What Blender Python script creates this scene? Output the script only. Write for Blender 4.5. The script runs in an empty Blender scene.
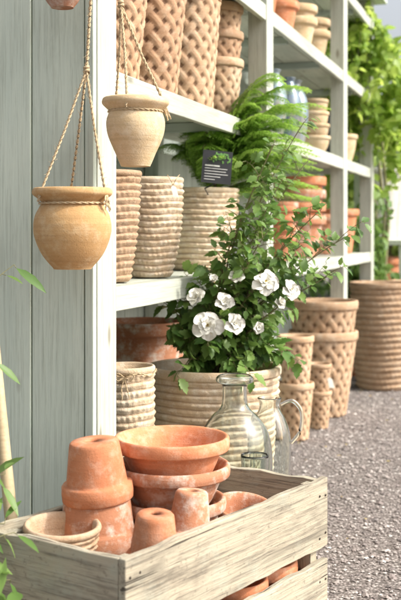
import bpy, math, random
import numpy as np
from mathutils import Vector, Matrix
random.seed(7); rng=np.random.default_rng(7)
sc=bpy.context.scene
sc.view_settings.view_transform='Standard'
sc.view_settings.look='None'
sc.view_settings.exposure=0
PI=math.pi
# ---------------- frame of the shelving unit ----------------
U=Vector((0.3006,0.9537,0)); N=Vector((-0.9537,0.3006,0)); P0=Vector((-0.273,2.783,0)); Z=Vector((0,0,1))
def W(s,t,h): return P0+U*s+N*t+Z*h
# frame of the crate
CA=Vector((0.576,0.817,0)); CE=Vector((-0.817,0.576,0)); C1=Vector((-0.1454,2.036,0))
def C(a,e,h): return C1+CA*a+CE*e+Z*h
# ---------------- materials ----------------
def newmat(name):
    m=bpy.data.materials.new(name); m.use_nodes=True
    nt=m.node_tree
    for n in list(nt.nodes): nt.nodes.remove(n)
    out=nt.nodes.new('ShaderNodeOutputMaterial'); b=nt.nodes.new('ShaderNodeBsdfPrincipled')
    nt.links.new(b.outputs[0],out.inputs[0])
    return m,nt,b,out
def L(nt,a,b): nt.links.new(a,b)
def noise(nt,vec,scale,detail=5,rough=.6):
    n=nt.nodes.new('ShaderNodeTexNoise'); n.inputs['Scale'].default_value=scale
    n.inputs['Detail'].default_value=detail; n.inputs['Roughness'].default_value=rough
    if vec: L(nt,vec,n.inputs['Vector'])
    return n.outputs['Fac']
def ramp(nt,fac,stops):
    r=nt.nodes.new('ShaderNodeValToRGB'); e=r.color_ramp.elements
    while len(e)<len(stops): e.new(.5)
    for i,(p,c) in enumerate(stops):
        e[i].position=p; e[i].color=(c[0],c[1],c[2],1) if not isinstance(c,(int,float)) else (c,c,c,1)
    L(nt,fac,r.inputs[0]); return r.outputs[0]
def mix(nt,fac,a,b,mode='MIX'):
    m=nt.nodes.new('ShaderNodeMix'); m.data_type='RGBA'; m.blend_type=mode
    for sock,v in ((m.inputs[0],fac),(m.inputs[6],a),(m.inputs[7],b)):
        if isinstance(v,(int,float)): sock.default_value=v
        elif isinstance(v,tuple): sock.default_value=(v[0],v[1],v[2],1)
        else: L(nt,v,sock)
    return m.outputs[2]
def bump(nt,b,h,strength,dist):
    n=nt.nodes.new('ShaderNodeBump'); n.inputs['Strength'].default_value=strength; n.inputs['Distance'].default_value=dist
    L(nt,h,n.inputs['Height']); L(nt,n.outputs[0],b.inputs['Normal'])
def math_(nt,op,a,b=None):
    m=nt.nodes.new('ShaderNodeMath'); m.operation=op
    for i,v in enumerate((a,b)):
        if v is None: continue
        if isinstance(v,(int,float)): m.inputs[i].default_value=v
        else: L(nt,v,m.inputs[i])
    return m.outputs[0]
def wood(name,c1,c2,dark,worn=.35,rough=.75,bs=.5,lichen=None):
    m,nt,b,out=newmat(name)
    tc=nt.nodes.new('ShaderNodeTexCoord'); oi=nt.nodes.new('ShaderNodeObjectInfo')
    off=nt.nodes.new('ShaderNodeVectorMath'); off.operation='MULTIPLY_ADD'
    L(nt,oi.outputs['Random'],off.inputs[0]); off.inputs[1].default_value=(37,11,5); L(nt,tc.outputs['Object'],off.inputs[2])
    def mp(sx,sy,sz):
        q=nt.nodes.new('ShaderNodeMapping'); q.inputs['Scale'].default_value=(sx,sy,sz); L(nt,off.outputs[0],q.inputs[0]); return q.outputs[0]
    big=noise(nt,mp(1.6,9,9),1.5,4,.6); grain=noise(nt,mp(5,150,150),1.0,6,.7); mid=noise(nt,mp(1.8,45,45),1.0,4,.6)
    base=mix(nt,ramp(nt,big,[(.3,0.0),(.7,1.0)]),c1,c2)
    base=mix(nt,math_(nt,'MULTIPLY',ramp(nt,grain,[(.5,0.0),(.66,1.0)]),worn),base,dark)
    base=mix(nt,math_(nt,'MULTIPLY',ramp(nt,mid,[(.56,0.0),(.72,1.0)]),worn*.8),base,dark)
    v=nt.nodes.new('ShaderNodeTexVoronoi'); v.inputs['Scale'].default_value=1.0; L(nt,mp(3.2,9,9),v.inputs['Vector'])
    kn=ramp(nt,v.outputs['Distance'],[(.05,1.0),(.13,0.0)])
    base=mix(nt,math_(nt,'MULTIPLY',kn,.7),base,(dark[0]*.6,dark[1]*.5,dark[2]*.4))
    # grime patches
    gr=noise(nt,mp(2.5,7,7),1.0,6,.75); base=mix(nt,math_(nt,'MULTIPLY',ramp(nt,gr,[(.52,0.0),(.72,1.0)]),.35),base,dark)
    cr=None
    if lichen:
        ln=noise(nt,mp(9,9,9),1.0,5,.7); base=mix(nt,math_(nt,'MULTIPLY',ramp(nt,ln,[(.52,0.0),(.7,1.0)]),.6),base,lichen)
        l2=noise(nt,mp(4,14,14),1.0,6,.75); base=mix(nt,math_(nt,'MULTIPLY',ramp(nt,l2,[(.54,0.0),(.70,1.0)]),.6),base,dark)
        cr=ramp(nt,noise(nt,mp(1.1,70,70),1.0,2,.5),[(.66,0.0),(.70,1.0)])
        base=mix(nt,math_(nt,'MULTIPLY',cr,.85),base,(.04,.03,.02))
        sp=noise(nt,mp(60,60,60),1.0,4,.7); base=mix(nt,math_(nt,'MULTIPLY',ramp(nt,sp,[(.60,0.0),(.68,1.0)]),.5),base,dark)
    val=math_(nt,'ADD',math_(nt,'MULTIPLY',oi.outputs['Random'],.2),.9)
    hs=nt.nodes.new('ShaderNodeHueSaturation'); L(nt,base,hs.inputs['Color']); L(nt,val,hs.inputs['Value'])
    L(nt,hs.outputs[0],b.inputs['Base Color']); b.inputs['Roughness'].default_value=rough
    hh=math_(nt,'ADD',grain,math_(nt,'MULTIPLY',mid,1.2))
    if cr is not None: hh=math_(nt,'SUBTRACT',hh,math_(nt,'MULTIPLY',cr,1.5))
    bump(nt,b,hh,bs,.003)
    return m
M_paint=wood('painted_wood',(.61,.67,.56),(.52,.59,.50),(.29,.32,.25),.45,.6,.4)
M_paintF=wood('painted_wood_front',(.53,.545,.47),(.44,.47,.40),(.25,.25,.19),.5,.6,.45)
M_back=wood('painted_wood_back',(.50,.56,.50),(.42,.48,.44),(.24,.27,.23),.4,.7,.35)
M_crate=wood('weathered_wood',(.48,.41,.30),(.35,.315,.235),(.12,.10,.075),.8,.88,1.0,(.39,.40,.32))
M_cane=wood('cane',(.55,.44,.27),(.46,.35,.20),(.25,.16,.08),.3,.6,.2)
def clay(name,c1,c2,pat,patamt=.5,rough=.85,bs=.35,groove=None,scale=9,streak=0):
    m,nt,b,out=newmat(name)
    tc=nt.nodes.new('ShaderNodeTexCoord'); oi=nt.nodes.new('ShaderNodeObjectInfo')
    off=nt.nodes.new('ShaderNodeVectorMath'); off.operation='MULTIPLY_ADD'
    L(nt,oi.outputs['Random'],off.inputs[0]); off.inputs[1].default_value=(17,31,5); L(nt,tc.outputs['Object'],off.inputs[2])
    v=off.outputs[0]
    n1=noise(nt,v,scale,5,.65); n2=noise(nt,v,scale*3.3,6,.7); n3=noise(nt,v,260,3,.6)
    base=mix(nt,ramp(nt,n1,[(.35,0.0),(.65,1.0)]),c1,c2)
    pf=ramp(nt,n2,[(.48,0.0),(.68,1.0)])
    base=mix(nt,math_(nt,'MULTIPLY',pf,patamt),base,pat)
    mp=nt.nodes.new('ShaderNodeMapping'); mp.inputs['Scale'].default_value=(3,3,120); L(nt,v,mp.inputs[0])
    n4=noise(nt,mp.outputs[0],1,3,.6)
    base=mix(nt,math_(nt,'MULTIPLY',ramp(nt,n4,[(.45,0.0),(.65,1.0)]),.22),base,(c2[0]*.6,c2[1]*.6,c2[2]*.6))
    base=mix(nt,math_(nt,'MULTIPLY',ramp(nt,n3,[(.58,0.0),(.7,1.0)]),.3),base,(c2[0]*.45,c2[1]*.4,c2[2]*.4))
    n5=noise(nt,v,scale*.55,6,.75)
    base=mix(nt,math_(nt,'MULTIPLY',ramp(nt,n5,[(.54,0.0),(.66,1.0)]),patamt*.7),base,pat)
    base=mix(nt,math_(nt,'MULTIPLY',ramp(nt,n5,[(.30,1.0),(.42,0.0)]),.35),base,(c2[0]*.55,c2[1]*.55,c2[2]*.55))
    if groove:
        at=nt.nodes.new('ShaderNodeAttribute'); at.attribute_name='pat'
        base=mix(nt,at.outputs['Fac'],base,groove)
    val=math_(nt,'ADD',math_(nt,'MULTIPLY',oi.outputs['Random'],.3),.85)
    hs=nt.nodes.new('ShaderNodeHueSaturation'); L(nt,base,hs.inputs['Color']); L(nt,val,hs.inputs['Value'])
    L(nt,hs.outputs[0],b.inputs['Base Color']); b.inputs['Roughness'].default_value=rough
    b.inputs['Specular IOR Level'].default_value=.25
    bump(nt,b,math_(nt,'ADD',math_(nt,'MULTIPLY',n4,.8),math_(nt,'ADD',n3,n2)),bs,.0025)
    return m
M_terra=clay('terracotta',(.58,.235,.115),(.49,.18,.085),(.66,.44,.32),.5)
M_terraold=clay('terracotta_old',(.49,.23,.13),(.40,.17,.09),(.64,.56,.48),1.0,scale=6)
M_rib=clay('ribbed_clay',(.61,.49,.345),(.50,.37,.24),(.70,.64,.54),.65,groove=(.28,.18,.11),bs=.9)
M_ribbr=clay('ribbed_clay_brown',(.53,.37,.24),(.42,.27,.16),(.62,.50,.38),.55,groove=(.22,.13,.075),bs=.8)
M_lat=clay('lattice_clay',(.46,.29,.175),(.36,.215,.125),(.55,.43,.31),.55,groove=(.13,.07,.04))
M_latlt=clay('lattice_clay_light',(.54,.37,.235),(.44,.28,.165),(.60,.49,.37),.55,groove=(.18,.105,.06))
M_ochre=clay('ochre_clay',(.60,.385,.18),(.52,.31,.135),(.68,.52,.32),.6)
M_tan=clay('tan_clay',(.58,.44,.27),(.50,.36,.20),(.66,.56,.41),.6)
M_pale=clay('pale_stone',(.60,.59,.54),(.53,.52,.47),(.68,.67,.62),.4)
def simple(name,col,rough=.6,spec=.5,metal=0,vary=None):
    m,nt,b,out=newmat(name); 
    tc=nt.nodes.new('ShaderNodeTexCoord')
    n=noise(nt,tc.outputs['Object'],(vary or 30),4,.6)
    c=mix(nt,ramp(nt,n,[(.3,0.0),(.7,1.0)]),tuple(x*.8 for x in col),tuple(min(1,x*1.15) for x in col))
    L(nt,c,b.inputs['Base Color']); b.inputs['Roughness'].default_value=rough; b.inputs['Specular IOR Level'].default_value=spec; b.inputs['Metallic'].default_value=metal
    return m
M_soil=simple('soil',(.05,.035,.022),.95,.1,vary=80)
M_rope=simple('jute_rope',(.52,.40,.25),.9,.1,vary=300)
M_black=simple('black_card',(.02,.02,.022),.4)
M_white=simple('white_print',(.75,.75,.72),.6)
M_greenp=simple('printed_leaf_picture',(.12,.28,.06),.5,vary=160)
M_paper=simple('paper_tag',(.72,.70,.62),.8)
M_nail=simple('rusty_nail',(.06,.045,.035),.6,metal=.6)
def glaze(name,a,b_,c_):
    m,nt,b,out=newmat(name); tc=nt.nodes.new('ShaderNodeTexCoord')
    mp=nt.nodes.new('ShaderNodeMapping'); mp.inputs['Scale'].default_value=(1,1,.35); L(nt,tc.outputs['Object'],mp.inputs[0])
    n=noise(nt,mp.outputs[0],16,6,.7)
    L(nt,ramp(nt,n,[(.35,a),(.5,b_),(.66,c_)]),b.inputs['Base Color']); b.inputs['Roughness'].default_value=.12
    b.inputs['Metallic'].default_value=.35; b.inputs['Coat Weight'].default_value=.6
    return m
M_blue=glaze('blue_grey_glaze',(.07,.11,.15),(.16,.22,.28),(.34,.30,.24))  # last colour: tan reflections painted into the glaze as mottling
M_bluelt=glaze('pale_blue_glaze',(.14,.20,.26),(.28,.36,.40),(.42,.37,.30))  # tan reflections painted in here too, over the paler blue
M_darkgl=glaze('dark_glaze',(.03,.04,.05),(.07,.08,.08),(.14,.10,.07))
M_petal=simple('white_petal',(.80,.79,.71),.6,.2,vary=60)
M_stamen=simple('yellow_stamen',(.75,.6,.2),.7)
M_bark=simple('bark',(.13,.095,.06),.9,.1,vary=20)
M_stem=simple('green_stem',(.19,.18,.08),.7,vary=40)
def leafmat(name,c1,c2,trans=.4,rough=.45):
    m,nt,b,out=newmat(name)
    g=nt.nodes.new('ShaderNodeNewGeometry')
    col=mix(nt,g.outputs['Random Per Island'],c1,c2)
    L(nt,col,b.inputs['Base Color']); b.inputs['Roughness'].default_value=rough; b.inputs['Specular IOR Level'].default_value=.4
    t=nt.nodes.new('ShaderNodeBsdfTranslucent'); hs=nt.nodes.new('ShaderNodeHueSaturation'); hs.inputs['Value'].default_value=1.7; hs.inputs['Hue'].default_value=.485
    L(nt,col,hs.inputs['Color']); L(nt,hs.outputs[0],t.inputs[0])
    ms=nt.nodes.new('ShaderNodeMixShader'); ms.inputs[0].default_value=trans
    L(nt,b.outputs[0],ms.inputs[1]); L(nt,t.outputs[0],ms.inputs[2]); L(nt,ms.outputs[0],out.inputs[0])
    return m
M_hib=leafmat('hibiscus_leaf',(.07,.155,.03),(.20,.31,.075),.35)
M_fern=leafmat('fern_leaf',(.16,.31,.045),(.29,.46,.09),.45)
M_vine=leafmat('vine_leaf',(.18,.31,.045),(.37,.48,.11),.5)
M_tree=leafmat('tree_leaf',(.14,.24,.04),(.30,.40,.09),.5)
M_dark=leafmat('shrub_leaf',(.09,.18,.04),(.19,.30,.08),.4)
mg,nt,b,out=newmat('clear_glass'); b.inputs['Base Color'].default_value=(.88,.92,.895,1); b.inputs['Roughness'].default_value=.01
b.inputs['Transmission Weight'].default_value=1; b.inputs['IOR'].default_value=1.5; M_glass=mg
# ---------------- mesh helpers ----------------
def link(o,parent=None):
    sc.collection.objects.link(o)
    if parent: o.parent=parent
    return o
def empty(name):
    e=bpy.data.objects.new(name,None); e.empty_display_size=.1; return link(e)
def mesh(name,v,f,mat,smooth=False,parent=None,loc=None):
    me=bpy.data.meshes.new(name); me.from_pydata([tuple(x) for x in v],[],f); 
    me.materials.append(mat)
    if smooth: me.polygons.foreach_set('use_smooth',[True]*len(me.polygons))
    me.update()
    o=bpy.data.objects.new(name,me)
    if loc is not None: o.location=loc
    return link(o,parent)
def board(name,c,ax,ay,lx,ly,lz,mat,parent=None,bev=.003,warp=0,seg=1):
    """box centred at c; local x (grain) along ax, y along ay"""
    ax=ax.normalized(); ay=ay.normalized(); az=ax.cross(ay)
    xs=[-lx/2+lx*i/seg for i in range(seg+1)]
    v=[];f=[]
    for i,x in enumerate(xs):
        jy=random.uniform(-warp,warp); jz=random.uniform(-warp,warp)
        for (y,z) in ((-1,-1),(1,-1),(1,1),(-1,1)):
            v.append((x,y*ly/2+jy+random.uniform(-warp,warp)*.5,z*lz/2+jz*.6))
    for i in range(seg):
        a=i*4;b_=a+4
        for k in range(4):
            k2=(k+1)%4; f.append((a+k,b_+k,b_+k2,a+k2))
    f.append((0,1,2,3)); e=seg*4; f.append((e+3,e+2,e+1,e))
    o=mesh(name,v,f,mat,False,parent)
    M=Matrix((ax,ay,az)).transposed().to_4x4(); M.translation=c; o.matrix_world=M
    bm=__import__('bmesh').new(); bm.from_mesh(o.data); __import__('bmesh').ops.recalc_face_normals(bm,faces=bm.faces); bm.to_mesh(o.data); bm.free()
    if bev:
        md=o.modifiers.new('b','BEVEL'); md.width=bev; md.segments=2; md.limit_method='ANGLE'; md.angle_limit=.7
    return o
def lathe(name,prof,mat,loc=(0,0,0),seg=64,disp=None,wob=.0,parent=None,rot=None):
    """prof list of (r,z,outerflag)"""
    v=[];f=[];pat=[]
    ph=random.uniform(0,6); n=len(prof)
    for (r,z,o) in prof:
        for k in range(seg):
            th=2*PI*k/seg; rr=r; p=0
            if disp and o:
                d,p=disp(th,z,o); rr=r+d
            rr*=1+wob*math.sin(2*th+ph)+wob*.5*math.sin(3*th+ph*2+z*9)
            v.append((rr*math.cos(th),rr*math.sin(th),z)); pat.append(p)
    for i in range(n-1):
        for k in range(seg):
            k2=(k+1)%seg
            f.append((i*seg+k,i*seg+k2,(i+1)*seg+k2,(i+1)*seg+k))
    if prof[0][0]>1e-5 and abs(prof[0][0]-prof[-1][0])<1e-6: # close ring (hole)
        for k in range(seg):
            k2=(k+1)%seg; f.append(((n-1)*seg+k,(n-1)*seg+k2,k2,k))
    o=mesh(name,v,f,mat,True,parent,Vector(loc))
    at=o.data.attributes.new('pat','FLOAT','POINT'); at.data.foreach_set('value',pat)
    if rot: o.rotation_euler=rot
    return o
def catmull(pts,n=8):
    out=[];P=[pts[0]]+list(pts)+[pts[-1]]
    for i in range(1,len(P)-2):
        p0,p1,p2,p3=[np.array(P[i+k-1],float) for k in range(4)]
        for j in range(n):
            t=j/n; out.append(tuple(.5*((2*p1)+(-p0+p2)*t+(2*p0-5*p1+4*p2-p3)*t*t+(-p0+3*p1-3*p2+p3)*t**3)))
    out.append(tuple(pts[-1])); return out
def lattice(Nu,Kv,amp):
    def d(th,z,o):
        u=th*Nu/(2*PI)+.03*math.sin(th*3+z*9); v=z*Kv+.04*math.sin(th*2+1)
        A=u+v; B=u-v
        a=abs(A%1-.5); b_=abs(B%1-.5); hw=.34
        ra=math.sqrt(max(0,1-(a/hw)**2)); rb=math.sqrt(max(0,1-(b_/hw)**2))
        sA=-1 if math.floor(A)%2 else 1; sB=-1 if math.floor(B)%2 else 1
        ha=ra*(.66+.34*sA*math.cos(PI*(B-.5))); hb=rb*(.66-.34*sB*math.cos(PI*(A-.5)))
        h=max(ha,hb)
        h+= .10*math.cos((A if ha>=hb else B)*2*PI*5)*(1 if h>.2 else 0)
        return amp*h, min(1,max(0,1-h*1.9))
    return d
def pot(name,loc,H,rb,rt,mat,bulge=0,rim_h=0,rim_out=.0,thick=.009,ribs=0,ribamp=0,lat=None,seg=72,inv=False,hole=False,soil=0,wob=.006,rot=None,p=1.0,parent=None,lump=0):
    rows=(ribs*9 if ribs else (int(H*260) if lat else 14))
    def R(z):
        q=z/H
        r=rb+(rt-rb)*q**p+bulge*math.sin(PI*q)
        return r
    prof=[];h0=.012 if hole else .0005
    prof.append((h0,0,0)); prof.append((rb*.6,0,0)); prof.append((rb-.004,0,0)); prof.append((rb,.004,1))
    body=H-rim_h
    for i in range(1,rows):
        z=.004+(body-.004)*i/rows
        prof.append((R(z),z,1))
    if rim_h:
        ro=R(H)+rim_out
        prof+= [(R(body),body-.001,0),(ro-.003,body,0),(ro,body+.004,0),(ro+.001,body+rim_h*.5,0),(ro,H-.004,0),(ro-.003,H-.0007,0),(ro-thick*.5,H,0)]
        ri=ro-thick-rim_out*.4
    else:
        ro=R(H); prof+=[(ro,H-.004,0),(ro-.003,H-.0007,0)]; ri=ro-thick
    prof+=[(ri+.003,H-.0007,0),(ri,H-.004,0)]
    for i in range(1,8):
        z=H-.004-(H-.004-thick)*i/8
        prof.append((min(ri,R(z)-thick),z,0))
    prof+=[(max(rb-thick,.01),thick,0),(h0,thick,0)]
    rp=random.uniform(0,6)
    def disp(th,z,o):
        if ribs:
            zz=z+.0022*math.sin(2*th+rp)+.0012*math.sin(5*th+rp*2)
            ph=max(0,zz)/body*ribs; k=int(ph); fr=ph-k
            s=min(1,(fr/.62))**.8 if fr<.62 else max(0,(1-(fr-.62)/.38))**.7
            irr=1+.3*math.sin(3*th+k*2.3+rp)
            lp=(ribamp*.13*math.cos(lump*th+fr*2.2+k*PI+.5*math.sin(th*5+k))*s) if lump else 0
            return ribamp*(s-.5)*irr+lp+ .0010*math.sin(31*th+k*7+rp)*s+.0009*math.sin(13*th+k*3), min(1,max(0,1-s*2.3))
        if lat: return lattice(*lat)(th,z,o)
        return 0,0
    if inv: prof=[(r,H-z,o) for (r,z,o) in prof][::-1]
    o=lathe(name,prof,mat,loc,seg,disp if (ribs or lat) else None,wob,parent,rot)
    if soil:
        n=40; rs=R(soil)-thick*.5
        sv=[(0,0,soil+.012)]+[(rs*q*math.cos(2*PI*k/n),rs*q*math.sin(2*PI*k/n),soil+random.uniform(-.004,.006)) for q in (.5,1) for k in range(n)]
        sf=[(0,1+k,1+(k+1)%n) for k in range(n)]+[(1+k,1+n+k,1+n+(k+1)%n,1+(k+1)%n) for k in range(n)]
        mesh('soil',sv,sf,M_soil,True,o)
    return o
def tubegeo(pts,rad,seg=6):
    v=[];f=[];pts=[Vector(p) for p in pts]
    for i,p in enumerate(pts):
        d=(pts[min(i+1,len(pts)-1)]-pts[max(i-1,0)]).normalized()
        a=d.cross(Vector((.3,.2,1))) if abs(d.z)<.9 else d.cross(Vector((1,0,0)))
        a.normalize(); b_=d.cross(a); r=rad[i] if hasattr(rad,'__len__') else rad
        for k in range(seg):
            th=2*PI*k/seg; v.append(p+a*math.cos(th)*r+b_*math.sin(th)*r)
    for i in range(len(pts)-1):
        for k in range(seg):
            k2=(k+1)%seg; f.append((i*seg+k,i*seg+k2,(i+1)*seg+k2,(i+1)*seg+k))
    return v,f
class Geo:
    def __init__(s): s.v=[];s.f=[]
    def add(s,v,f):
        n=len(s.v); s.v+=[tuple(x) for x in v]; s.f+=[tuple(i+n for i in q) for q in f]
    def tube(s,pts,rad,seg=6): s.add(*tubegeo(pts,rad,seg))
def rope(g,pts,r=.0028):
    pts=[Vector(p) for p in pts]; fine=[]
    for i in range(len(pts)-1):
        n=max(2,int((pts[i+1]-pts[i]).length/.004))
        for j in range(n): fine.append(pts[i].lerp(pts[i+1],j/n))
    fine.append(pts[-1])
    for s in (0,PI):
        q=[]
        for i,p in enumerate(fine):
            d=(fine[min(i+1,len(fine)-1)]-fine[max(i-1,0)]).normalized()
            a=d.cross(Vector((.1,1,.05))).normalized(); b_=d.cross(a)
            th=i*.9+s; q.append(p+(a*math.cos(th)+b_*math.sin(th))*r*.55)
        g.tube(q,r*.62,5)
    for i in range(0,len(fine)-1,3):
        p=fine[i]; g.tube([p,p+rv(r*1.6),p+rv(r*3.2)],.00035,3)
# ---- leaf templates & instancing
def leaf_t(w=(0,.26,.34,.2,0),xs=(0,.22,.5,.78,1),fold=.12,droop=.15):
    v=[];f=[]
    for x,h in zip(xs,w):
        z=-droop*x*x; v+=[(x,-h,z+fold*h*2),(x,0,z),(x,h,z+fold*h*2)]
    for i in range(len(xs)-1):
        a=i*3;b_=a+3; f+=[(a,b_,b_+1,a+1),(a+1,b_+1,b_+2,a+2)]
    return np.array(v),f
LEAF=leaf_t(); NARROW=leaf_t((0,.1,.13,.08,0)); LOBED=leaf_t((0,.24,.21,.34,.27,.30,.17,.18,.07,0),(0,.14,.26,.40,.46,.58,.66,.78,.88,1),.1,.22)
SMALL=(np.array([(0,0,0),(.5,-.28,.05),(1,0,-.08),(.5,.28,.05)]),[(0,1,2,3)])
def instance(name,T,items,mat,parent=None,smooth=True):
    tv,tf=T; n=len(items)
    Rm=np.empty((n,3,3)); P=np.empty((n,3))
    for i,(p,d,nn,s) in enumerate(items):
        d=Vector(d).normalized(); nn=Vector(nn); y=nn.cross(d)
        if y.length<1e-4: y=Vector((1,0,0)).cross(d)
        if y.length<1e-4: y=Vector((0,1,0)).cross(d)
        y.normalize(); z=d.cross(y); Rm[i]=np.array([d,y,z])*s; P[i]=p
    V=(np.einsum('kj,njl->nkl',tv,Rm)+P[:,None,:]).reshape(-1,3)
    k=len(tv); F=[tuple(i*k+q for q in fc) for i in range(n) for fc in tf]
    return mesh(name,V.tolist(),F,mat,smooth,parent)
def rv(a=1): return Vector((random.uniform(-a,a),random.uniform(-a,a),random.uniform(-a,a)))
def bez(a,b_,c,n):
    return [a*(1-t)**2+b_*2*t*(1-t)+c*t*t for t in [i/n for i in range(n+1)]]
# ================= GROUND =================
mg,nt,b,out=newmat('gravel_ground')
tc=nt.nodes.new('ShaderNodeTexCoord')
v=nt.nodes.new('ShaderNodeTexVoronoi'); v.inputs['Scale'].default_value=95; L(nt,tc.outputs['Object'],v.inputs['Vector'])
sep=nt.nodes.new('ShaderNodeSeparateColor'); L(nt,v.outputs['Color'],sep.inputs[0])
c=ramp(nt,sep.outputs[0],[(0,(.12,.105,.095)),(.4,(.23,.195,.18)),(.75,(.31,.27,.25)),(1,(.46,.42,.39))])
big=noise(nt,tc.outputs['Object'],1.2,5,.6)
c=mix(nt,ramp(nt,big,[(.35,0.0),(.7,.4)]),c,(.16,.13,.11))
c=mix(nt,ramp(nt,v.outputs['Distance'],[(.35,0.0),(.75,.75)]),c,(.07,.058,.05))
L(nt,c,b.inputs['Base Color']); b.inputs['Roughness'].default_value=.95
bump(nt,b,math_(nt,'SUBTRACT',1.0,v.outputs['Distance']),.9,.006)
mesh('gravel_ground',[(-150,-50,0),(150,-50,0),(150,250,0),(-150,250,0)],[(0,1,2,3)],mg)
ms,nt,b,out=newmat('gravel_stone')
g=nt.nodes.new('ShaderNodeNewGeometry')
c=ramp(nt,g.outputs['Random Per Island'],[(0,(.12,.105,.10)),(.35,(.24,.20,.185)),(.7,(.34,.30,.275)),(.93,(.47,.43,.40)),(1,(.66,.63,.59))])
L(nt,c,b.inputs['Base Color']); b.inputs['Roughness'].default_value=.9
ov=np.array([(1,0,0),(0,1,0),(-1,0,0),(0,-1,0),(.1,.1,.7),(0,0,-.6),(.65,.65,.25),(-.6,.6,.3),(-.65,-.6,.2),(.6,-.65,.3)],float)
of=[(0,6,4),(6,1,4),(1,7,4),(7,2,4),(2,8,4),(8,3,4),(3,9,4),(9,0,4)]
ng=34000
yy=rng.uniform(2.6,11,ng); off=rng.uniform(-.6,1.5,ng)
xx=P0.x+(yy-P0.y)*(.3006/.9537)+off
sz=rng.uniform(.0035,.0085,ng)*(1+.9*(rng.random(ng)<.08))
ang=rng.uniform(0,2*PI,ng); ca=np.cos(ang);sa=np.sin(ang)
st=np.stack([sz*rng.uniform(.7,1.3,ng),sz*rng.uniform(.7,1.2,ng),sz*rng.uniform(.6,1.1,ng)],1)
V=ov[None]*st[:,None,:]
V=np.stack([V[...,0]*ca[:,None]-V[...,1]*sa[:,None]+xx[:,None],V[...,0]*sa[:,None]+V[...,1]*ca[:,None]+yy[:,None],V[...,2]+.002+0*xx[:,None]],-1).reshape(-1,3)
F=[tuple(i*10+q for q in fc) for i in range(ng) for fc in of]
mesh('gravel_stones',V.tolist(),F,ms,False)
li=[]
for _ in range(70):
    y=random.uniform(3.5,9); x=P0.x+(y-P0.y)*.315+random.uniform(-.1,1.3)
    li.append((Vector((x,y,.012)),Vector((random.uniform(-1,1),random.uniform(-1,1),.1)),Z+rv(.3),random.uniform(.012,.028)))
M_dry=leafmat('dry_leaf',(.30,.20,.08),(.42,.36,.12),.2)
instance('fallen_leaves',LEAF,li,M_dry)
# ================= SHELF UNIT =================
SH=empty('wooden_shelf_unit')
TOP=2.75; DB=.60; SE=5.12
t=.0
for i,w in enumerate((.028,.155,.16,.15,.14)):
    board('end_panel_plank',W(-.011+(.003 if i%2 else 0),t+w/2+.001,TOP/2),Z,N,TOP,w-.0035,.022,M_paint,SH,.0025); t+=w
def post(s0,s1,name='front_post',t0=0.0,t1=.085,m=M_paintF):
    board(name,W((s0+s1)/2,(t0+t1)/2,TOP/2),Z,U,TOP,(s1-s0),(t1-t0),m,SH,.003)
post(.003,.134); post(1.87,1.99); post(3.84,3.965); post(5.0,5.12)
for s in (0.06,1.93,3.9,5.06): post(s-.04,s+.04,'rear_post',.51,.575,M_back)
bays=[(.137,1.867),(1.993,3.837),(3.968,4.997)]
for h in (.941,1.543,2.08,2.62):
    for (a,b_) in bays:
        board('shelf_fascia',W((a+b_)/2,.014,h-.034),U,Z,b_-a-.002,.068,.022,M_paintF,SH,.003,.0008,6)
    for (a,b_) in ((.137,1.928),(1.932,3.898),(3.902,4.997)):
        for j,(t0,t1) in enumerate(((.088,.25),(.254,.40),(.404,.505))):
            board('shelf_plank',W((a+b_)/2,(t0+t1)/2,h-.0145),U,N,b_-a-.004,t1-t0-.003,.022,M_paintF,SH,.002)
        board('shelf_plank',W((max(a,a if a<1 else a+.06)+b_)/2,.056,h-.0145),U,N,b_-a-.14,.058,.022,M_paintF,SH,.002)
    for s in (.5,1.3,2.5,3.3,4.5): board('shelf_bearer',W(s,.30,h-.045),N,Z,.5,.035,.03,M_back,SH,.002)
s=.0
while s<SE:
    w=random.choice((.145,.15,.16)); board('back_plank',W(s+w/2,.59,TOP/2),Z,U,TOP,w-.004,.02,M_back,SH,.002); s+=w
board('roof_board',W(SE/2,.28,TOP+.018),U,N,SE+.1,.74,.028,M_paint,SH,.003)
# ================= POTS : lower shelf =================
hL=.942; hU=1.544; hT=2.081
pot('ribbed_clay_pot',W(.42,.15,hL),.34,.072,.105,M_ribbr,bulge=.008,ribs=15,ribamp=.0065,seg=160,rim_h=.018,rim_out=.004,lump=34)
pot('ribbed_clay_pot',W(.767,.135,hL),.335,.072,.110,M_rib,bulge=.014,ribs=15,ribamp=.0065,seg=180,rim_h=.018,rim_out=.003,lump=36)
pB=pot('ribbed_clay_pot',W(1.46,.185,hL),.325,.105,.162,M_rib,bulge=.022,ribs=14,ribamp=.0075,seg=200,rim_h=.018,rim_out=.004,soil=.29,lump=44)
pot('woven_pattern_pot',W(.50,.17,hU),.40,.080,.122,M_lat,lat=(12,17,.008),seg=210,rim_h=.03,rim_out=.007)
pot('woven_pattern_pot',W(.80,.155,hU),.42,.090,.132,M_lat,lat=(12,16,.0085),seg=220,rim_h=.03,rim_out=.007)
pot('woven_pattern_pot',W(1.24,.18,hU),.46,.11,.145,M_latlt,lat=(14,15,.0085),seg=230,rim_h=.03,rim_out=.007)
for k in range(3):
    pot('woven_pattern_pot',W(1.66,.17,hU+.115*k),.27,.078,.11,M_lat if k%2 else M_latlt,lat=(12,17,.006),seg=180,rim_h=.035,rim_out=.008)
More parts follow.
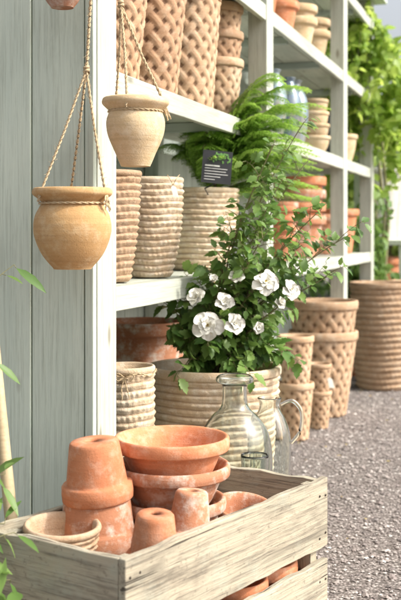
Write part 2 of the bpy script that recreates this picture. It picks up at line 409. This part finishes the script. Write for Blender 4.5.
def vase(name,loc,pts,mat,thick=.006,seg=56,parent=None,n=8,wob=.004,rot=None):
    o=[(max(r,.0005),z,0) for r,z in catmull(pts,n)]
    inner=[(max(r-thick,.0006),max(z,thick),0) for r,z,_ in o if z>thick][::-1]
    top=o[-1]; prof=o+[(top[0]-thick*.5,top[1]+thick*.35,0)]+inner+[(.0006,thick,0)]
    return lathe(name,prof,mat,loc,seg,None,wob,parent,rot)
VP=[(0,0),(.04,0),(.046,.006),(.062,.08),(.074,.19),(.066,.27),(.042,.325),(.034,.345),(.044,.365)]
vase('blue_glazed_vase',W(2.60,.15,hU),VP,M_bluelt)
vase('blue_glazed_vase',W(2.90,.14,hU),VP,M_blue)
vase('blue_glazed_vase',W(3.22,.18,hU),[(r*1.15,z*1.08) for r,z in VP],M_bluelt)
for k in range(4):
    pot('tan_clay_bowl',W(3.55,.13,hU+.072*k),.11,.052,.092-.004*k,M_tan,bulge=.012,rim_h=.022,rim_out=.007)
for k in range(4):
    pot('terracotta_pot',W(3.42,.19,hL+.075*k),.24,.10,.145,M_terra if k%2 else M_terraold,rim_h=.05,rim_out=.010)
for k in range(4):
    pot('terracotta_pot',W(2.72,.13,hL+.05*k),.13,.045,.066,M_terra,rim_h=.03,rim_out=.006)
for k in range(3):
    pot('terracotta_pot',W(2.98,.20,hL+.07*k),.17,.065,.092,M_terraold,rim_h=.035,rim_out=.008)
pot('terracotta_pot',W(4.55,.15,hL),.30,.08,.12,M_terra,rim_h=.045,rim_out=.01)
pot('terracotta_pot',W(4.25,.2,hL),.26,.08,.115,M_terraold,rim_h=.045,rim_out=.01)
vase('dark_glazed_vase',W(4.15,.15,hU),[(r*1.2,z*.85) for r,z in VP],M_darkgl)
pot('tan_clay_bowl',W(4.5,.15,hU),.2,.08,.12,M_tan,bulge=.01,rim_h=.03,rim_out=.008)
for s_,r_ in ((2.35,.10),(2.75,.105),(3.2,.11),(3.6,.11)):
    for k in range(2): pot('terracotta_pot',W(s_,.16,hT+.07*k),.2,r_*.65,r_,M_terra if r_<.107 else M_tan,rim_h=.04,rim_out=.008)
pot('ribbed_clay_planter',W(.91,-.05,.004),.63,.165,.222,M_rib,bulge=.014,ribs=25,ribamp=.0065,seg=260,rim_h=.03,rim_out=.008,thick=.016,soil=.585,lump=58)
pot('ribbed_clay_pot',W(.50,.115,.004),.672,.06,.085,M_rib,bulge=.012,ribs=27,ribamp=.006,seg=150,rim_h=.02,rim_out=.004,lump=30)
pot('terracotta_pot',W(1.30,.36,.004),.74,.12,.16,M_terraold,bulge=.01,rim_h=.05,rim_out=.01)
for k in range(2):
    pot('woven_pattern_pot',Vector((.498,5.5,.004+.245*k)),.30,.062,.090,M_latlt,lat=(10,16,.006),seg=160,rim_h=.035,rim_out=.007)
for k in range(2):
    pot('woven_pattern_pot',Vector((.655,5.80,.004+.15*k)),.21,.045,.066,M_latlt,lat=(8,18,.005),seg=130,rim_h=.025,rim_out=.006)
for k in range(2):
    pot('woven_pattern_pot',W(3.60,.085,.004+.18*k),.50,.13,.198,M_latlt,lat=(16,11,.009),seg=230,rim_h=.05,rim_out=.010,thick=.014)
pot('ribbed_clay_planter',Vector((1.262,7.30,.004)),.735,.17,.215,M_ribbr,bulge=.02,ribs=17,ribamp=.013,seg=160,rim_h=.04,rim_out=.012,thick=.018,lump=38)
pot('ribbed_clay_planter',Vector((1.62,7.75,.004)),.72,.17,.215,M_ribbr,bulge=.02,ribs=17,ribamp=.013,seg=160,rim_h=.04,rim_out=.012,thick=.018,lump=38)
# ================= HANGING POTS =================
HP=[(0,0),(.042,0),(.050,.005),(.078,.040),(.096,.088),(.094,.128),(.080,.157),(.077,.166),(.088,.176),(.098,.184),(.100,.192),(.097,.199)]
def hanging(name,loc,sx,apex,hook,mat,P=HP,rp=0):
    o=vase(name,loc,[(r*sx[0],z*sx[1]) for r,z in P],mat,.007,72,None,6,.012)
    g=Geo(); rr=.090*sx[0]; zr=.196*sx[1]
    ap=Vector(apex)-Vector(loc); hk=Vector(hook)-Vector(loc)
    for k in range(3):
        th=rp+2*PI*k/3
        e=Vector((rr*math.cos(th),rr*math.sin(th),zr)); e2=Vector((rr*1.12*math.cos(th),rr*1.12*math.sin(th),zr-.03*sx[1]))
        mid=(ap+e)/2+Vector((math.cos(th),math.sin(th),0))*(-.004)+rv(.002)
        rope(g,[ap,mid,e],.0034); rope(g,[e,e2],.0034)
    rope(g,[ap,(ap+hk)/2+Vector((.003,0,0)),hk],.004)
    ring=[Vector((.083*sx[0]*math.cos(2*PI*i/36),.083*sx[0]*math.sin(2*PI*i/36),.163*sx[1])) for i in range(37)]
    rope(g,ring,.0028)
    for j in range(7):
        rope(g,[ap+Vector((0,0,.008)),ap+rv(.006)+Vector((0,0,-.03))],.002)
    kn=[]
    for i in range(14): kn.append(ap+Vector((.005*math.cos(i*1.1),.005*math.sin(i*1.1),-.008+.0014*i)))
    g.tube(kn,.0045,6)
    e=Vector((rr*math.cos(rp),rr*math.sin(rp),zr))
    for j in range(5): rope(g,[e,e+Vector((.008,-.01,-.02))+rv(.008),e+Vector((.01,-.012,-.045))+rv(.01)],.0018)
    mesh('rope',g.v,g.f,M_rope,True,o)
    return o
hanging('hanging_clay_pot',(-.317,2.60,1.003),(.98,1.0),(-.285,2.62,1.50),(-.255,2.66,2.15),M_ochre,rp=-.35)
hanging('hanging_clay_pot',(-.166,2.68,1.262),(.83,.86),(-.205,2.70,1.68),(-.215,2.715,2.15),M_tan,[(0,0),(.040,0),(.047,.006),(.062,.04),(.084,.09),(.090,.130),(.083,.157),(.081,.165),(.092,.175),(.101,.184),(.103,.192),(.100,.201)],rp=.3)
hanging('hanging_clay_pot',(-.345,2.62,1.655),(.6,.7),(-.335,2.64,1.98),(-.33,2.67,2.2),M_terraold,rp=.2)
board('hanging_rail',Vector((-.29,2.66,2.19)),Vector((1,.05,0)),Z,.75,.05,.03,M_paint,None)
board('rail_bracket',W(-.02,.2,2.19),U,Z,.36,.04,.03,M_paint,None)
# ================= CRATE =================
CR=empty('wooden_crate')
LX=.825; WE=.385; HC=.46
def cb(name,a0,a1,e,h0,h1,along,th=.018,w=.003):
    if along=='a': board(name,C((a0+a1)/2,e,(h0+h1)/2),CA,Z,a1-a0,h1-h0,th,M_crate,CR,.0025,w,14)
    else: board(name,C(e,(a0+a1)/2,(h0+h1)/2),CE,Z,a1-a0,h1-h0,th,M_crate,CR,.0025,w,8)
for (h0,h1) in ((.285,.46),(.075,.25)):
    cb('side_board',0,LX,.009,h0,h1,'a'); cb('side_board',0,LX,WE-.009,h0,h1,'a')
    cb('end_board',.020,WE-.020,.013,h0,h1-.004,'e',.02); cb('end_board',.020,WE-.020,LX-.013,h0,h1-.004,'e',.02)
for a in (.042,LX-.042):
    for e in (.035,WE-.035):
        board('corner_post',C(a,e,.23),Z,CA,.44,.032,.03,M_crate,CR,.002)
for j in range(5):
    e=.055+j*.07; board('floor_slat',C(LX/2,e,.09),CA,CE,LX-.05,.06,.012,M_crate,CR,.002)
g=Geo()
for h in (.32,.42,.12,.21):
    for a in (.014,.045,LX-.014,LX-.045):
        c=C(a,-.0005,h+random.uniform(-.008,.008))
        v_=[c+CA*(.0035*math.cos(k*PI/4))+Z*(.0035*math.sin(k*PI/4)) for k in range(8)]+[c-CE*.0025]
        g.add(v_,[(k,(k+1)%8,8) for k in range(8)])
mesh('nails',g.v,g.f,M_nail,True,CR)
C2R=empty('wooden_crate')
c0=Vector((.10,3.20,0))
for sgn in (-1,1):
    board('side_board',c0+N*.15*sgn+Z*.16,U,Z,.40,.26,.018,M_crate,C2R,.002,.002,4)
    board('end_board',c0+U*.189*sgn+Z*.16,N,Z,.278,.26,.018,M_crate,C2R,.002,.002,4)
for j in range(4): board('top_slat',c0+N*(-.117+.078*j)+Z*.2985,U,N,.40,.07,.014,M_crate,C2R,.002)
def cp(a,e,h): return C(a,e,h)
pot('terracotta_bowl',cp(.425,.205,.505),.105,.085,.132,M_terra,rim_h=.032,rim_out=.006,p=.8,seg=96)
pot('terracotta_bowl',cp(.425,.205,.445),.10,.085,.132,M_terraold,rim_h=.03,rim_out=.006,p=.8,seg=96)
pot('terracotta_bowl',cp(.425,.205,.345),.12,.085,.122,M_terraold,rim_h=.03,rim_out=.006,p=.8,seg=96)
pot('terracotta_pot',cp(.425,.205,.10),.25,.08,.11,M_terra,rim_h=.04,rim_out=.008)
pot('terracotta_pot',cp(.235,.272,.488),.135,.056,.076,M_terra,rim_h=.04,rim_out=.005,inv=True,hole=True,rot=(.04,-.07,0))
pot('terracotta_pot',cp(.235,.272,.37),.145,.074,.088,M_terraold,rim_h=.05,rim_out=.006,inv=True,hole=True,rot=(-.02,-.03,0))
pot('terracotta_pot',cp(.235,.272,.105),.26,.07,.082,M_terraold,rim_h=.04,rim_out=.006)
pot('terracotta_pot',cp(.185,.075,.385),.115,.040,.056,M_terra,rim_h=.03,rim_out=.004,inv=True,hole=True,rot=(.06,.04,0))
pot('terracotta_pot',cp(.31,.075,.405),.115,.036,.052,M_terraold,rim_h=.03,rim_out=.004,inv=True,hole=True,rot=(-.05,.08,0))
pot('terracotta_pot',cp(.25,.08,.105),.29,.05,.06,M_terraold,rim_h=.03,rim_out=.004)
pot('ribbed_clay_bowl',cp(.108,.268,.36),.105,.05,.078,M_ribbr,bulge=.010,ribs=6,ribamp=.005,rim_h=.016,rim_out=.006,rot=(.06,.03,0),seg=120,lump=24)
pot('terracotta_pot',cp(.56,.10,.33),.11,.045,.07,M_terraold,rim_h=.03,rim_out=.006,rot=(.2,.1,0))
pot('terracotta_pot',cp(.60,.27,.30),.12,.05,.08,M_terra,rim_h=.03,rim_out=.006,rot=(-.1,.1,0))
pot('terracotta_pot',cp(.71,.13,.105),.15,.06,.085,M_terra,rim_h=.035,rim_out=.006)
pot('terracotta_pot',cp(.55,.12,.105),.15,.06,.085,M_terra,rim_h=.035,rim_out=.006)
# ================= GLASS =================
def glassy(name,loc,pts,thick=.004,handle=None):
    o=vase(name,loc,pts,M_glass,thick,64,None,8,.004)
    if handle:
        g=Geo(); g.tube([Vector(p) for p in catmull(handle,6)],.006,10); mesh('handle',g.v,g.f,M_glass,True,o)
    return o
glassy('glass_decanter',(.102,3.13,.307),[(0,.0),(.085,0),(.103,.012),(.112,.06),(.112,.13),(.100,.19),(.072,.235),(.045,.262),(.038,.285),(.037,.325),(.043,.335),(.054,.340),(.057,.350),(.050,.358)],.006)
glassy('drinking_glass',(.155,3.00,.307),[(0,0),(.028,0),(.031,.004),(.034,.06),(.040,.150)],.0035)
glassy('glass_jug',(.215,3.27,.307),[(0,0),(.052,0),(.060,.01),(.066,.06),(.066,.15),(.052,.20),(.036,.23),(.032,.25),(.038,.27)],.005,[(.034,-.01,.25),(.07,-.01,.262),(.098,-.01,.23),(.095,-.01,.17),(.067,-.005,.13)])
# ================= FERN =================
fi=[]; g=Geo()
base=W(1.46,.13,hL+.30)
tips=[(.30,-.25,.44),(.12,-.28,.50),(.22,-.16,.46),(.02,-.2,.38),(-.12,-.15,.28),(-.26,-.05,.24),(.38,-.1,.34),(.34,-.3,.26),(.15,.15,.22),(-.1,.2,.2),(.42,-.25,.14),(-.32,-.12,.14),(.28,-.24,.54),(.45,-.16,.22),(-.02,-.33,.22),(.2,-.35,.32),(.36,-.3,.38),(.1,-.1,.26),(-.16,.05,.26),(.05,.1,.3),(.5,-.05,.18),(.52,-.3,.32),(.25,-.36,.48),(.44,-.32,.50),(.08,-.38,.38),(.3,-.40,.12),(.18,-.38,.2),(.5,-.34,.05),(.36,-.38,-.02),(.5,-.40,.42),(.56,-.34,.2),(-.1,-.3,.32)]
for (du,dn,dz) in tips+[(a*.82+random.uniform(-.1,.1),b_*.9+random.uniform(-.06,.02),c_*.78) for a,b_,c_ in tips]:
    tip=base+U*du*.95+N*dn+Z*dz*.9; mid=base+U*du*.3+N*dn*.45+Z*(dz*.98+.07)
    n=30; cv=bez(base+rv(.02),mid,tip,n); g.tube(cv,[.0024*(1-i/n)+.0006 for i in range(n+1)],5)
    wd=random.uniform(.08,.105)
    for i in range(4,n):
        d=(cv[i]-cv[i-1]).normalized(); q=i/n
        side=d.cross(Z); side=side.normalized() if side.length>.05 else U.copy()
        side=(side+U*.35*(1 if side.dot(U)>0 else -1)).normalized()
        up=side.cross(d)
        ln=wd*math.sin(PI*min(1,.12+q*.88))**.8+.004
        for sg in (-1,1):
            pd=(side*sg+d*.45+up*random.uniform(-.25,.1)).normalized()
            m=max(3,int(ln/.0078))
            for j in range(1,m+1):
                pp=cv[i]+pd*ln*j/m-Z*(ln*.3*(j/m)**2)
                ls=.021*(1-.6*j/m)
                for s2 in (-1,1):
                    ld=(d*s2+pd*.55).normalized(); fi.append((pp,ld,up+rv(.3),ls))
FP=empty('fern_plant')
instance('fronds',SMALL,fi,M_fern,FP); mesh('stalks',g.v,g.f,M_stem,True,FP)
# ================= HIBISCUS =================
HB=empty('white_flowering_plant')
pc=W(.91,-.05,0); bx,by=pc.x,pc.y
g=Geo(); li=[]
def stem(p0,ctrl,tip,r0,leafsize,n=16,start=.25,dens=1,droop=.3):
    cv=bez(Vector(p0),Vector(ctrl),Vector(tip),n); g.tube(cv,[r0*(1-.7*i/n) for i in range(n+1)],6)
    for i in range(1,n+1):
        if i/n<start: continue
        d=(cv[i]-cv[i-1]).normalized()
        for k in range(dens):
            a=rv(1); a=(a-d*a.dot(d)).normalized()
            ld=(a+d*.5+Vector((0,0,-droop))+Vector((0,-.15,0))).normalized()
            s_=leafsize*random.uniform(.6,1.2)*(1-.3*i/n)
            p=cv[i]+a*.008+rv(.004); g.tube([cv[i],p+ld*.004],.0009,4)
            li.append((p+ld*.004,ld,Vector((random.uniform(-.6,.6)+.4,-.6+random.uniform(-.5,.5),1)),s_))
    return cv
tall=[((.06,3.60,1.0),(.345,3.5,1.46)),((.10,3.5,.95),(.27,3.45,1.27)),((.15,3.55,.88),(.50,3.52,1.085)),((.1,3.5,.9),(.40,3.46,1.17)),((.14,3.5,.8),(.44,3.44,.96)),((.04,3.55,.95),(.13,3.45,1.12)),((.13,3.6,1.05),(.37,3.60,1.34)),((.12,3.5,.9),(.33,3.42,1.05)),((.08,3.5,.9),(.22,3.40,1.10)),((.05,3.5,1.0),(.24,3.42,1.38))]
for c_,t_ in tall:
    cv=stem((bx+random.uniform(-.04,.04),by+random.uniform(-.04,.04),.59),c_,t_,.0048,.058,n=30,start=.3,dens=1)
    for i in (9,12,14,16,18,20,22,24,26,28):
        p=cv[i]; q=p+Vector((random.uniform(-.05,.09),random.uniform(-.08,.04),random.uniform(.01,.10)))
        stem(p,(p+q)/2+Vector((0,0,.015)),q,.0016,.052,n=7,start=.2)
for k in range(66):
    th=random.uniform(0,2*PI); R_=random.uniform(.08,.27)
    tip=Vector((bx+.05+R_*math.cos(th)*1.05,by-.04+R_*math.sin(th)*.85,random.uniform(.64,1.0)-.35*max(0,R_-.15)))
    if tip.x<bx-.05: tip.z-=.04
    stem((bx+random.uniform(-.05,.05),by+random.uniform(-.05,.05),.59),Vector((bx+.02,by,.6)).lerp(tip,.5)+Vector((0,0,.12)),tip,.0026,.072,n=13,start=.3,dens=2)
instance('leaves',LOBED,li,M_hib,HB); mesh('stems',g.v,g.f,M_stem,True,HB)
def petal_t():
    v=[];f=[];nx=9;ny=10
    W_=[.07,.15,.25,.35,.44,.51,.55,.54,.45,.24]
    for i in range(nx+1):
        x=i/nx; w=W_[i]
        for j in range(ny+1):
            y=(j/ny*2-1)
            z=.36*math.sin(x*1.5)-.40*x*x+.05*math.sin(y*10+x*5)*x + .16*y*y*x-.05*abs(math.sin(y*5))*x+.03*y*x
            v.append((x*(1-.06*y*y*x)+.022*math.sin(y*15)*x,y*w,z))
    for i in range(nx):
        for j in range(ny):
            a=i*(ny+1)+j; f.append((a,a+ny+1,a+ny+2,a+1))
    return v,f
PT=petal_t()
fg=Geo(); sg_=Geo()
def flower(pos,nrm,s,close=0):
    nrm=Vector(nrm).normalized(); a=nrm.cross(Z+Vector((.1,.05,0))).normalized(); b_=nrm.cross(a)
    r0=random.uniform(0,2)
    for layer,(npet,sc_,cadd) in enumerate(((5,1.0,0),(5,.72,.30),(4,.46,.55))):
        for k in range(npet):
            th=r0+layer*.63+2*PI*k/npet+random.uniform(-.12,.12); d=(a*math.cos(th)+b_*math.sin(th)); cl=min(.9,max(0,close+cadd+random.uniform(-.12,.12)))
            side=nrm.cross(d); side=(side+nrm*.2).normalized()
            dd=(d*(1-cl*.75)+nrm*cl).normalized(); nn=(nrm*(1-cl*.7)-d*cl).normalized(); sk=random.uniform(.88,1.1)*sc_
            ps=Vector(pos)+nrm*s*.05*layer
            fg.add([ps+(dd*x*sk+side*y*.92*sc_+nn*z*sc_)*s for x,y,z in PT[0]],PT[1])
    sg_.tube([Vector(pos),Vector(pos)+nrm*s*.2,Vector(pos)+nrm*s*.42],[s*.09,s*.09,s*.07],7)
fl=[((.024,3.34,.795),(-.1,-1,.25),.050,0),((.075,3.36,.865),(.2,-1,.5),.036,.4),((.105,3.34,.80),(.5,-1,.2),.038,.35),((.205,3.32,.93),(.1,-.9,.6),.046,.1),((.285,3.36,.905),(.5,-1,.5),.038,.3),((-.01,3.40,.88),(-.6,-1,.5),.034,.3),((.115,3.42,.94),(0,-1,.8),.032,.4),((.18,3.34,.79),(.3,-1,0),.028,.6),((.25,3.40,.86),(.6,-.7,.3),.028,.5),((.045,3.40,.93),(-.2,-.6,1),.026,.6)]
for q in fl: flower(*q)
mesh('petals',fg.v,fg.f,M_petal,True,HB); mesh('stamens',sg_.v,sg_.f,M_stamen,True,HB)
# ================= PLANT LABEL =================
PL=empty('plant_label')
lc=W(1.20,-.03,1.335); lx=Vector((1,.12,-.10)).normalized(); ln_=Vector((.1,-1,.15)).normalized(); ly=ln_.cross(lx).normalized(); lx=ly.cross(ln_).normalized()
lc=lc-Vector((.055,0,0))
def flat(name,cx,cy,w,h,z,mat):
    v_=[lc+lx*(cx+sx*w/2)+ly*(cy+sy*h/2)+ln_*(z+k) for k in (0,-.0012) for sx,sy in ((-1,-1),(1,-1),(1,1),(-1,1))]
    mesh(name,v_,[(0,1,2,3),(7,6,5,4),(0,4,5,1),(1,5,6,2),(2,6,7,3),(3,7,4,0)],mat,False,PL)
flat('card',0,0,.112,.125,0,M_black)
pi_=[]
for _ in range(60):
    pi_.append((lc+lx*random.uniform(-.018,.044)+ly*random.uniform(.022,.05)+ln_*(.0016+random.uniform(0,.0006)),lx*random.uniform(-1,1)+ly*random.uniform(-1,1),ln_,random.uniform(.007,.012)))
instance('printed_leaf_picture',SMALL,pi_,M_greenp,PL)
for k,(w,h) in enumerate(((.055,.005),(.085,.002),(.08,.002),(.088,.002),(.06,.002),(.04,.002))):
    flat('printed_line',-.045+w/2,.004-k*.0105,w,h,.0015,M_white)
g=Geo(); g.tube([lc-ly*.06-ln_*.004,lc-ly*.08-ln_*.004+N*.04,base-Z*.02],.0025,6); mesh('stake',g.v,g.f,M_black,True,PL)
def tag(p,s=.03,nrm=Vector((.2,-1,.1))):
    T=empty('paper_price_tag'); nrm=nrm.normalized(); a=nrm.cross(Z).normalized()*-1; b_=Vector((.25,0,-1)).normalized()
    p=Vector(p); v_=[p,p+a*s*.35+b_*s*.3,p+a*s*.35+b_*s*1.5,p-a*s*.35+b_*s*1.5,p-a*s*.35+b_*s*.3]
    v2=[x-nrm*.001 for x in v_]
    mesh('card',v_+v2,[(0,1,2,3,4),(9,8,7,6,5)]+[(i,(i+1)%5,(i+1)%5+5,i+5) for i in range(5)],M_paper,False,T)
    g=Geo(); rope(g,[p,p+Vector((.01,-.002,.02)),p+Vector((.02,.03,.035))],.0014); rope(g,[p,p+Vector((-.01,-.002,.02)),p+Vector((-.02,.03,.035))],.0014)
    mesh('twine',g.v,g.f,M_rope,True,T)
tag(W(.63,.005,1.245),.025); tag(Vector((.70,5.70,.30)),.04)
g=Geo(); q=W(.50,.115,0)
ring=[Vector((q.x+.094*math.cos(2*PI*i/40),q.y+.094*math.sin(2*PI*i/40),.655+.006*math.sin(i))) for i in range(41)]
rope(g,ring,.0025); e=ring[30]
for sx in (-1,1):
    lp=[e,e+Vector((.018*sx,-.006,.014)),e+Vector((.03*sx,-.008,.006)),e+Vector((.02*sx,-.008,-.008)),e]; rope(g,[Vector(x) for x in catmull([tuple(k) for k in lp],5)],.002)
    rope(g,[e,e+Vector((.008*sx,-.01,-.03)),e+Vector((.012*sx+.006,-.012,-.065))],.002)
mesh('twine_bow',g.v,g.f,M_rope,True)
# ================= FOREGROUND LEFT =================
cn=Geo(); cn.tube([Vector((-.50,2.50,.9)),Vector((-.43,2.38,.45)),Vector((-.37,2.28,.02))],[.014,.015,.016],12)
mesh('bamboo_cane',cn.v,cn.f,M_cane,True)
SB=empty('leafy_plant'); g=Geo(); li=[]
for (tp,ct) in (((-.44,2.30,.55),(-.58,2.2,.6)),((-.42,2.25,.47),(-.6,2.2,.5)),((-.46,2.3,.82),(-.62,2.2,.7)),((-.43,2.42,1.02),(-.62,2.35,.9)),((-.38,2.10,.40),(-.55,2.05,.4)),((-.46,2.25,.66),(-.62,2.15,.6)),((-.36,2.05,.36),(-.5,2.0,.4)),((-.37,2.08,.50),(-.5,2.0,.5)),((-.40,2.15,.60),(-.55,2.1,.6))):
    stem((-.66,2.1,.05),ct,tp,.003,.07,n=14,start=.35,dens=1)
instance('leaves',NARROW,[(p,d,n_,s_*1.6) for p,d,n_,s_ in li],M_dark,SB); mesh('stems',g.v,g.f,M_stem,True,SB)
# ================= VINE at end of shelf =================
VN=empty('climbing_vine'); g=Geo(); li=[]
root=Vector((1.36,8.15,0))
for k in range(5):
    g.tube([root+rv(.05)*Vector((1,1,0)).length*.5,root+Vector((random.uniform(-.1,.1),0,1.2)),root+Vector((random.uniform(-.3,.05),random.uniform(-.2,.2),2.3))],[.02,.015,.008],7)
def spray(g,li,p0,p2,size,n=14,k=2,sag=.15):
    p0=Vector(p0);p2=Vector(p2); cv=bez(p0,(p0+p2)/2+Vector((0,0,sag)),p2,n); g.tube(cv,[.004*(1-.7*i/n) for i in range(n+1)],5)
    for i in range(1,n+1):
        for _ in range(k):
            ld=(rv(1)+Vector((0,-.2,-.5))).normalized(); li.append((cv[i]+rv(.03),ld,rv(.8)+Vector((.3,-.3,.7)),size*random.uniform(.6,1.25)))
for k in range(100):
    a=Vector((random.uniform(1.0,1.54),random.uniform(7.5,8.3),random.uniform(1.8,2.85)))
    lim=2.95-max(0,a.x-1.2)*2.0
    a.z=min(a.z,lim-random.uniform(0,.3))
    b_=a+Vector((random.uniform(-.22,.12),random.uniform(-.35,.2),random.uniform(-.5,.02)))
    spray(g,li,a,b_,.085,12,3,.06)
for k in range(12):
    a=Vector((random.uniform(.95,1.25),random.uniform(7.2,8.0),random.uniform(2.5,2.9))); spray(g,li,a,a+Vector((random.uniform(-.15,.12),-.2,-random.uniform(.6,1.1))),.07,18,2,.05)
for k in range(12):
    a=Vector((1.1,8.0,2.6)); spray(g,li,a,a+Vector((random.uniform(-.4,.0),random.uniform(-.7,0),random.uniform(.1,.6))),.07,14,2,.1)
instance('leaves',LEAF,li,M_vine,VN); mesh('stems',g.v,g.f,M_stem,True,VN)
board('trellis_post',Vector((1.26,8.25,1.2)),Z,U,2.4,.09,.09,M_paint,None)
SB2=empty('potted_shrub'); g=Geo(); li=[]
c0=Vector((1.22,8.0,.0))
for k in range(60):
    b_=c0+Vector((random.uniform(-.3,.3),random.uniform(-.3,.3),random.uniform(.55,1.35))); spray(g,li,c0+Vector((0,0,.5)),b_,.075,12,2,.05)
instance('leaves',LEAF,li,M_dark,SB2); mesh('stems',g.v,g.f,M_stem,True,SB2)
pot('terracotta_pot',c0,.52,.15,.22,M_terra,rim_h=.06,rim_out=.015,soil=.46)
DBn=empty('display_bench')
bc=Vector((1.60,8.9,0))
board('bench_top',bc+Z*1.0,U,N,1.2,.45,.04,M_paint,DBn)
board('bench_shelf',bc+Z*.55,U,N,1.2,.43,.03,M_paint,DBn)
for sx in (-.55,.55):
    for sy in (-.18,.18): board('leg',bc+U*sx+N*sy+Z*.49,Z,U,.975,.06,.06,M_paint,DBn)
UR=[(0,0),(.11,0),(.115,.01),(.12,.15),(.135,.35),(.14,.52),(.158,.54),(.160,.57)]
vase('pale_stone_urn',bc+U*-.35+N*.02+Z*1.022,UR,M_pale,.014)
vase('pale_stone_urn',bc+U*.20+N*.0+Z*1.022,UR,M_pale,.014)
pot('terracotta_pot',bc+U*-.35+Z*.567,.30,.1,.14,M_terra,rim_h=.05,rim_out=.012)
pot('terracotta_pot',bc+U*.15+Z*.567,.30,.1,.14,M_terra,rim_h=.05,rim_out=.012)
pot('terracotta_pot',bc+U*-.2+Z*.004,.42,.14,.2,M_terra,rim_h=.05,rim_out=.012)
# ================= TREES / HEDGE =================
def tree(name,base,h,R_,nleaf,mat,size,seed):
    random.seed(seed); T=empty(name); g=Geo(); li=[]; base=Vector(base)
    top=base+Vector((random.uniform(-.3,.3),random.uniform(-.3,.3),h*.75))
    cv=bez(base,base+Vector((.15,.1,h*.4)),top,10); g.tube(cv,[.035*h*(1-.8*i/10)*.9 for i in range(11)],9)
    tips=[]
    for k in range(22):
        i=random.randint(4,10); p=cv[i]; th=random.uniform(0,2*PI); l=R_*random.uniform(.5,1)*(1.15-.4*(i/10))
        q=p+Vector((l*math.cos(th),l*math.sin(th),random.uniform(.1,.5)*h*.4)); b2=bez(p,(p+q)/2+Vector((0,0,-.1)),q,7); g.tube(b2,[.012*h*(1-.8*j/7)*.6 for j in range(8)],6)
        tips+=b2[3:]
        for m in range(3):
            j=random.randint(3,6); q2=b2[j]+rv(.45*R_*.6); g.tube([b2[j],(b2[j]+q2)/2+Vector((0,0,.05)),q2],[.008,.005,.003],4); tips+=[q2,(b2[j]+q2)/2]
    for _ in range(nleaf):
        c_=random.choice(tips); p=c_+Vector([random.gauss(0,1) for _ in range(3)])*R_*.13
        li.append((p,(rv(1)+Vector((0,0,-.4))).normalized(),rv(.8)+Z*.6,size*random.uniform(.6,1.3)))
    instance('leaves',LEAF,li,mat,T,False); mesh('trunk',g.v,g.f,M_bark,True,T)
tree('garden_tree',(2.25,12.5,0),2.2,.8,5000,M_tree,.09,3)
tree('garden_tree',(6.6,16,0),4.4,1.9,8000,M_tree,.12,5)
tree('garden_tree',(.2,13,0),4.0,1.5,7000,M_tree,.12,8)
random.seed(21)
li=[]
for _ in range(22000):
    x=random.uniform(-12,16); y=17.5+random.gauss(0,.45); hmax=1.7+.35*math.sin(x*1.3)+.2*math.sin(x*3.1)
    z=random.uniform(0,hmax)
    li.append((Vector((x,y,z)),(rv(1)+Vector((0,-.3,-.2))).normalized(),rv(1)+Vector((0,-.4,.6)),random.uniform(.1,.2)))
HG=instance('hedge',LEAF,li,M_dark,None,False)
# ================= LIGHT / WORLD / CAMERA =================
elev=math.radians(42); S2=Vector((.955,-.22,0)).normalized()
az=math.atan2(S2.x,S2.y)
sd=Vector((S2.x*math.cos(elev),S2.y*math.cos(elev),math.sin(elev)))
ld=bpy.data.lights.new('sun','SUN'); ld.energy=3.4; ld.angle=math.radians(2); ld.color=(1,.94,.84)
lo=bpy.data.objects.new('sun',ld); lo.rotation_euler=sd.to_track_quat('Z','Y').to_euler(); link(lo)
w=bpy.data.worlds.new('World'); sc.world=w; w.use_nodes=True; nt=w.node_tree
bg=nt.nodes['Background']; sk=nt.nodes.new('ShaderNodeTexSky'); sk.sky_type='NISHITA'; sk.sun_disc=False
sk.sun_elevation=elev; sk.sun_rotation=az; sk.dust_density=7; sk.air_density=1.0; sk.ozone_density=1.0
hs=nt.nodes.new('ShaderNodeHueSaturation'); hs.inputs['Saturation'].default_value=.35; hs.inputs['Value'].default_value=1.85
nt.links.new(sk.outputs[0],hs.inputs['Color']); nt.links.new(hs.outputs[0],bg.inputs[0]); bg.inputs[1].default_value=.15
cam=bpy.data.cameras.new('camera'); co=bpy.data.objects.new('camera',cam); link(co)
cam.sensor_fit='HORIZONTAL'; cam.sensor_width=24; cam.lens=62.8; cam.shift_y=-70/401.0
co.location=(0,0,1.1); co.rotation_euler=(math.radians(90),0,0)
cam.clip_start=.05; cam.clip_end=600
cam.dof.use_dof=True; cam.dof.focus_distance=2.8; cam.dof.aperture_fstop=4.8
sc.camera=co
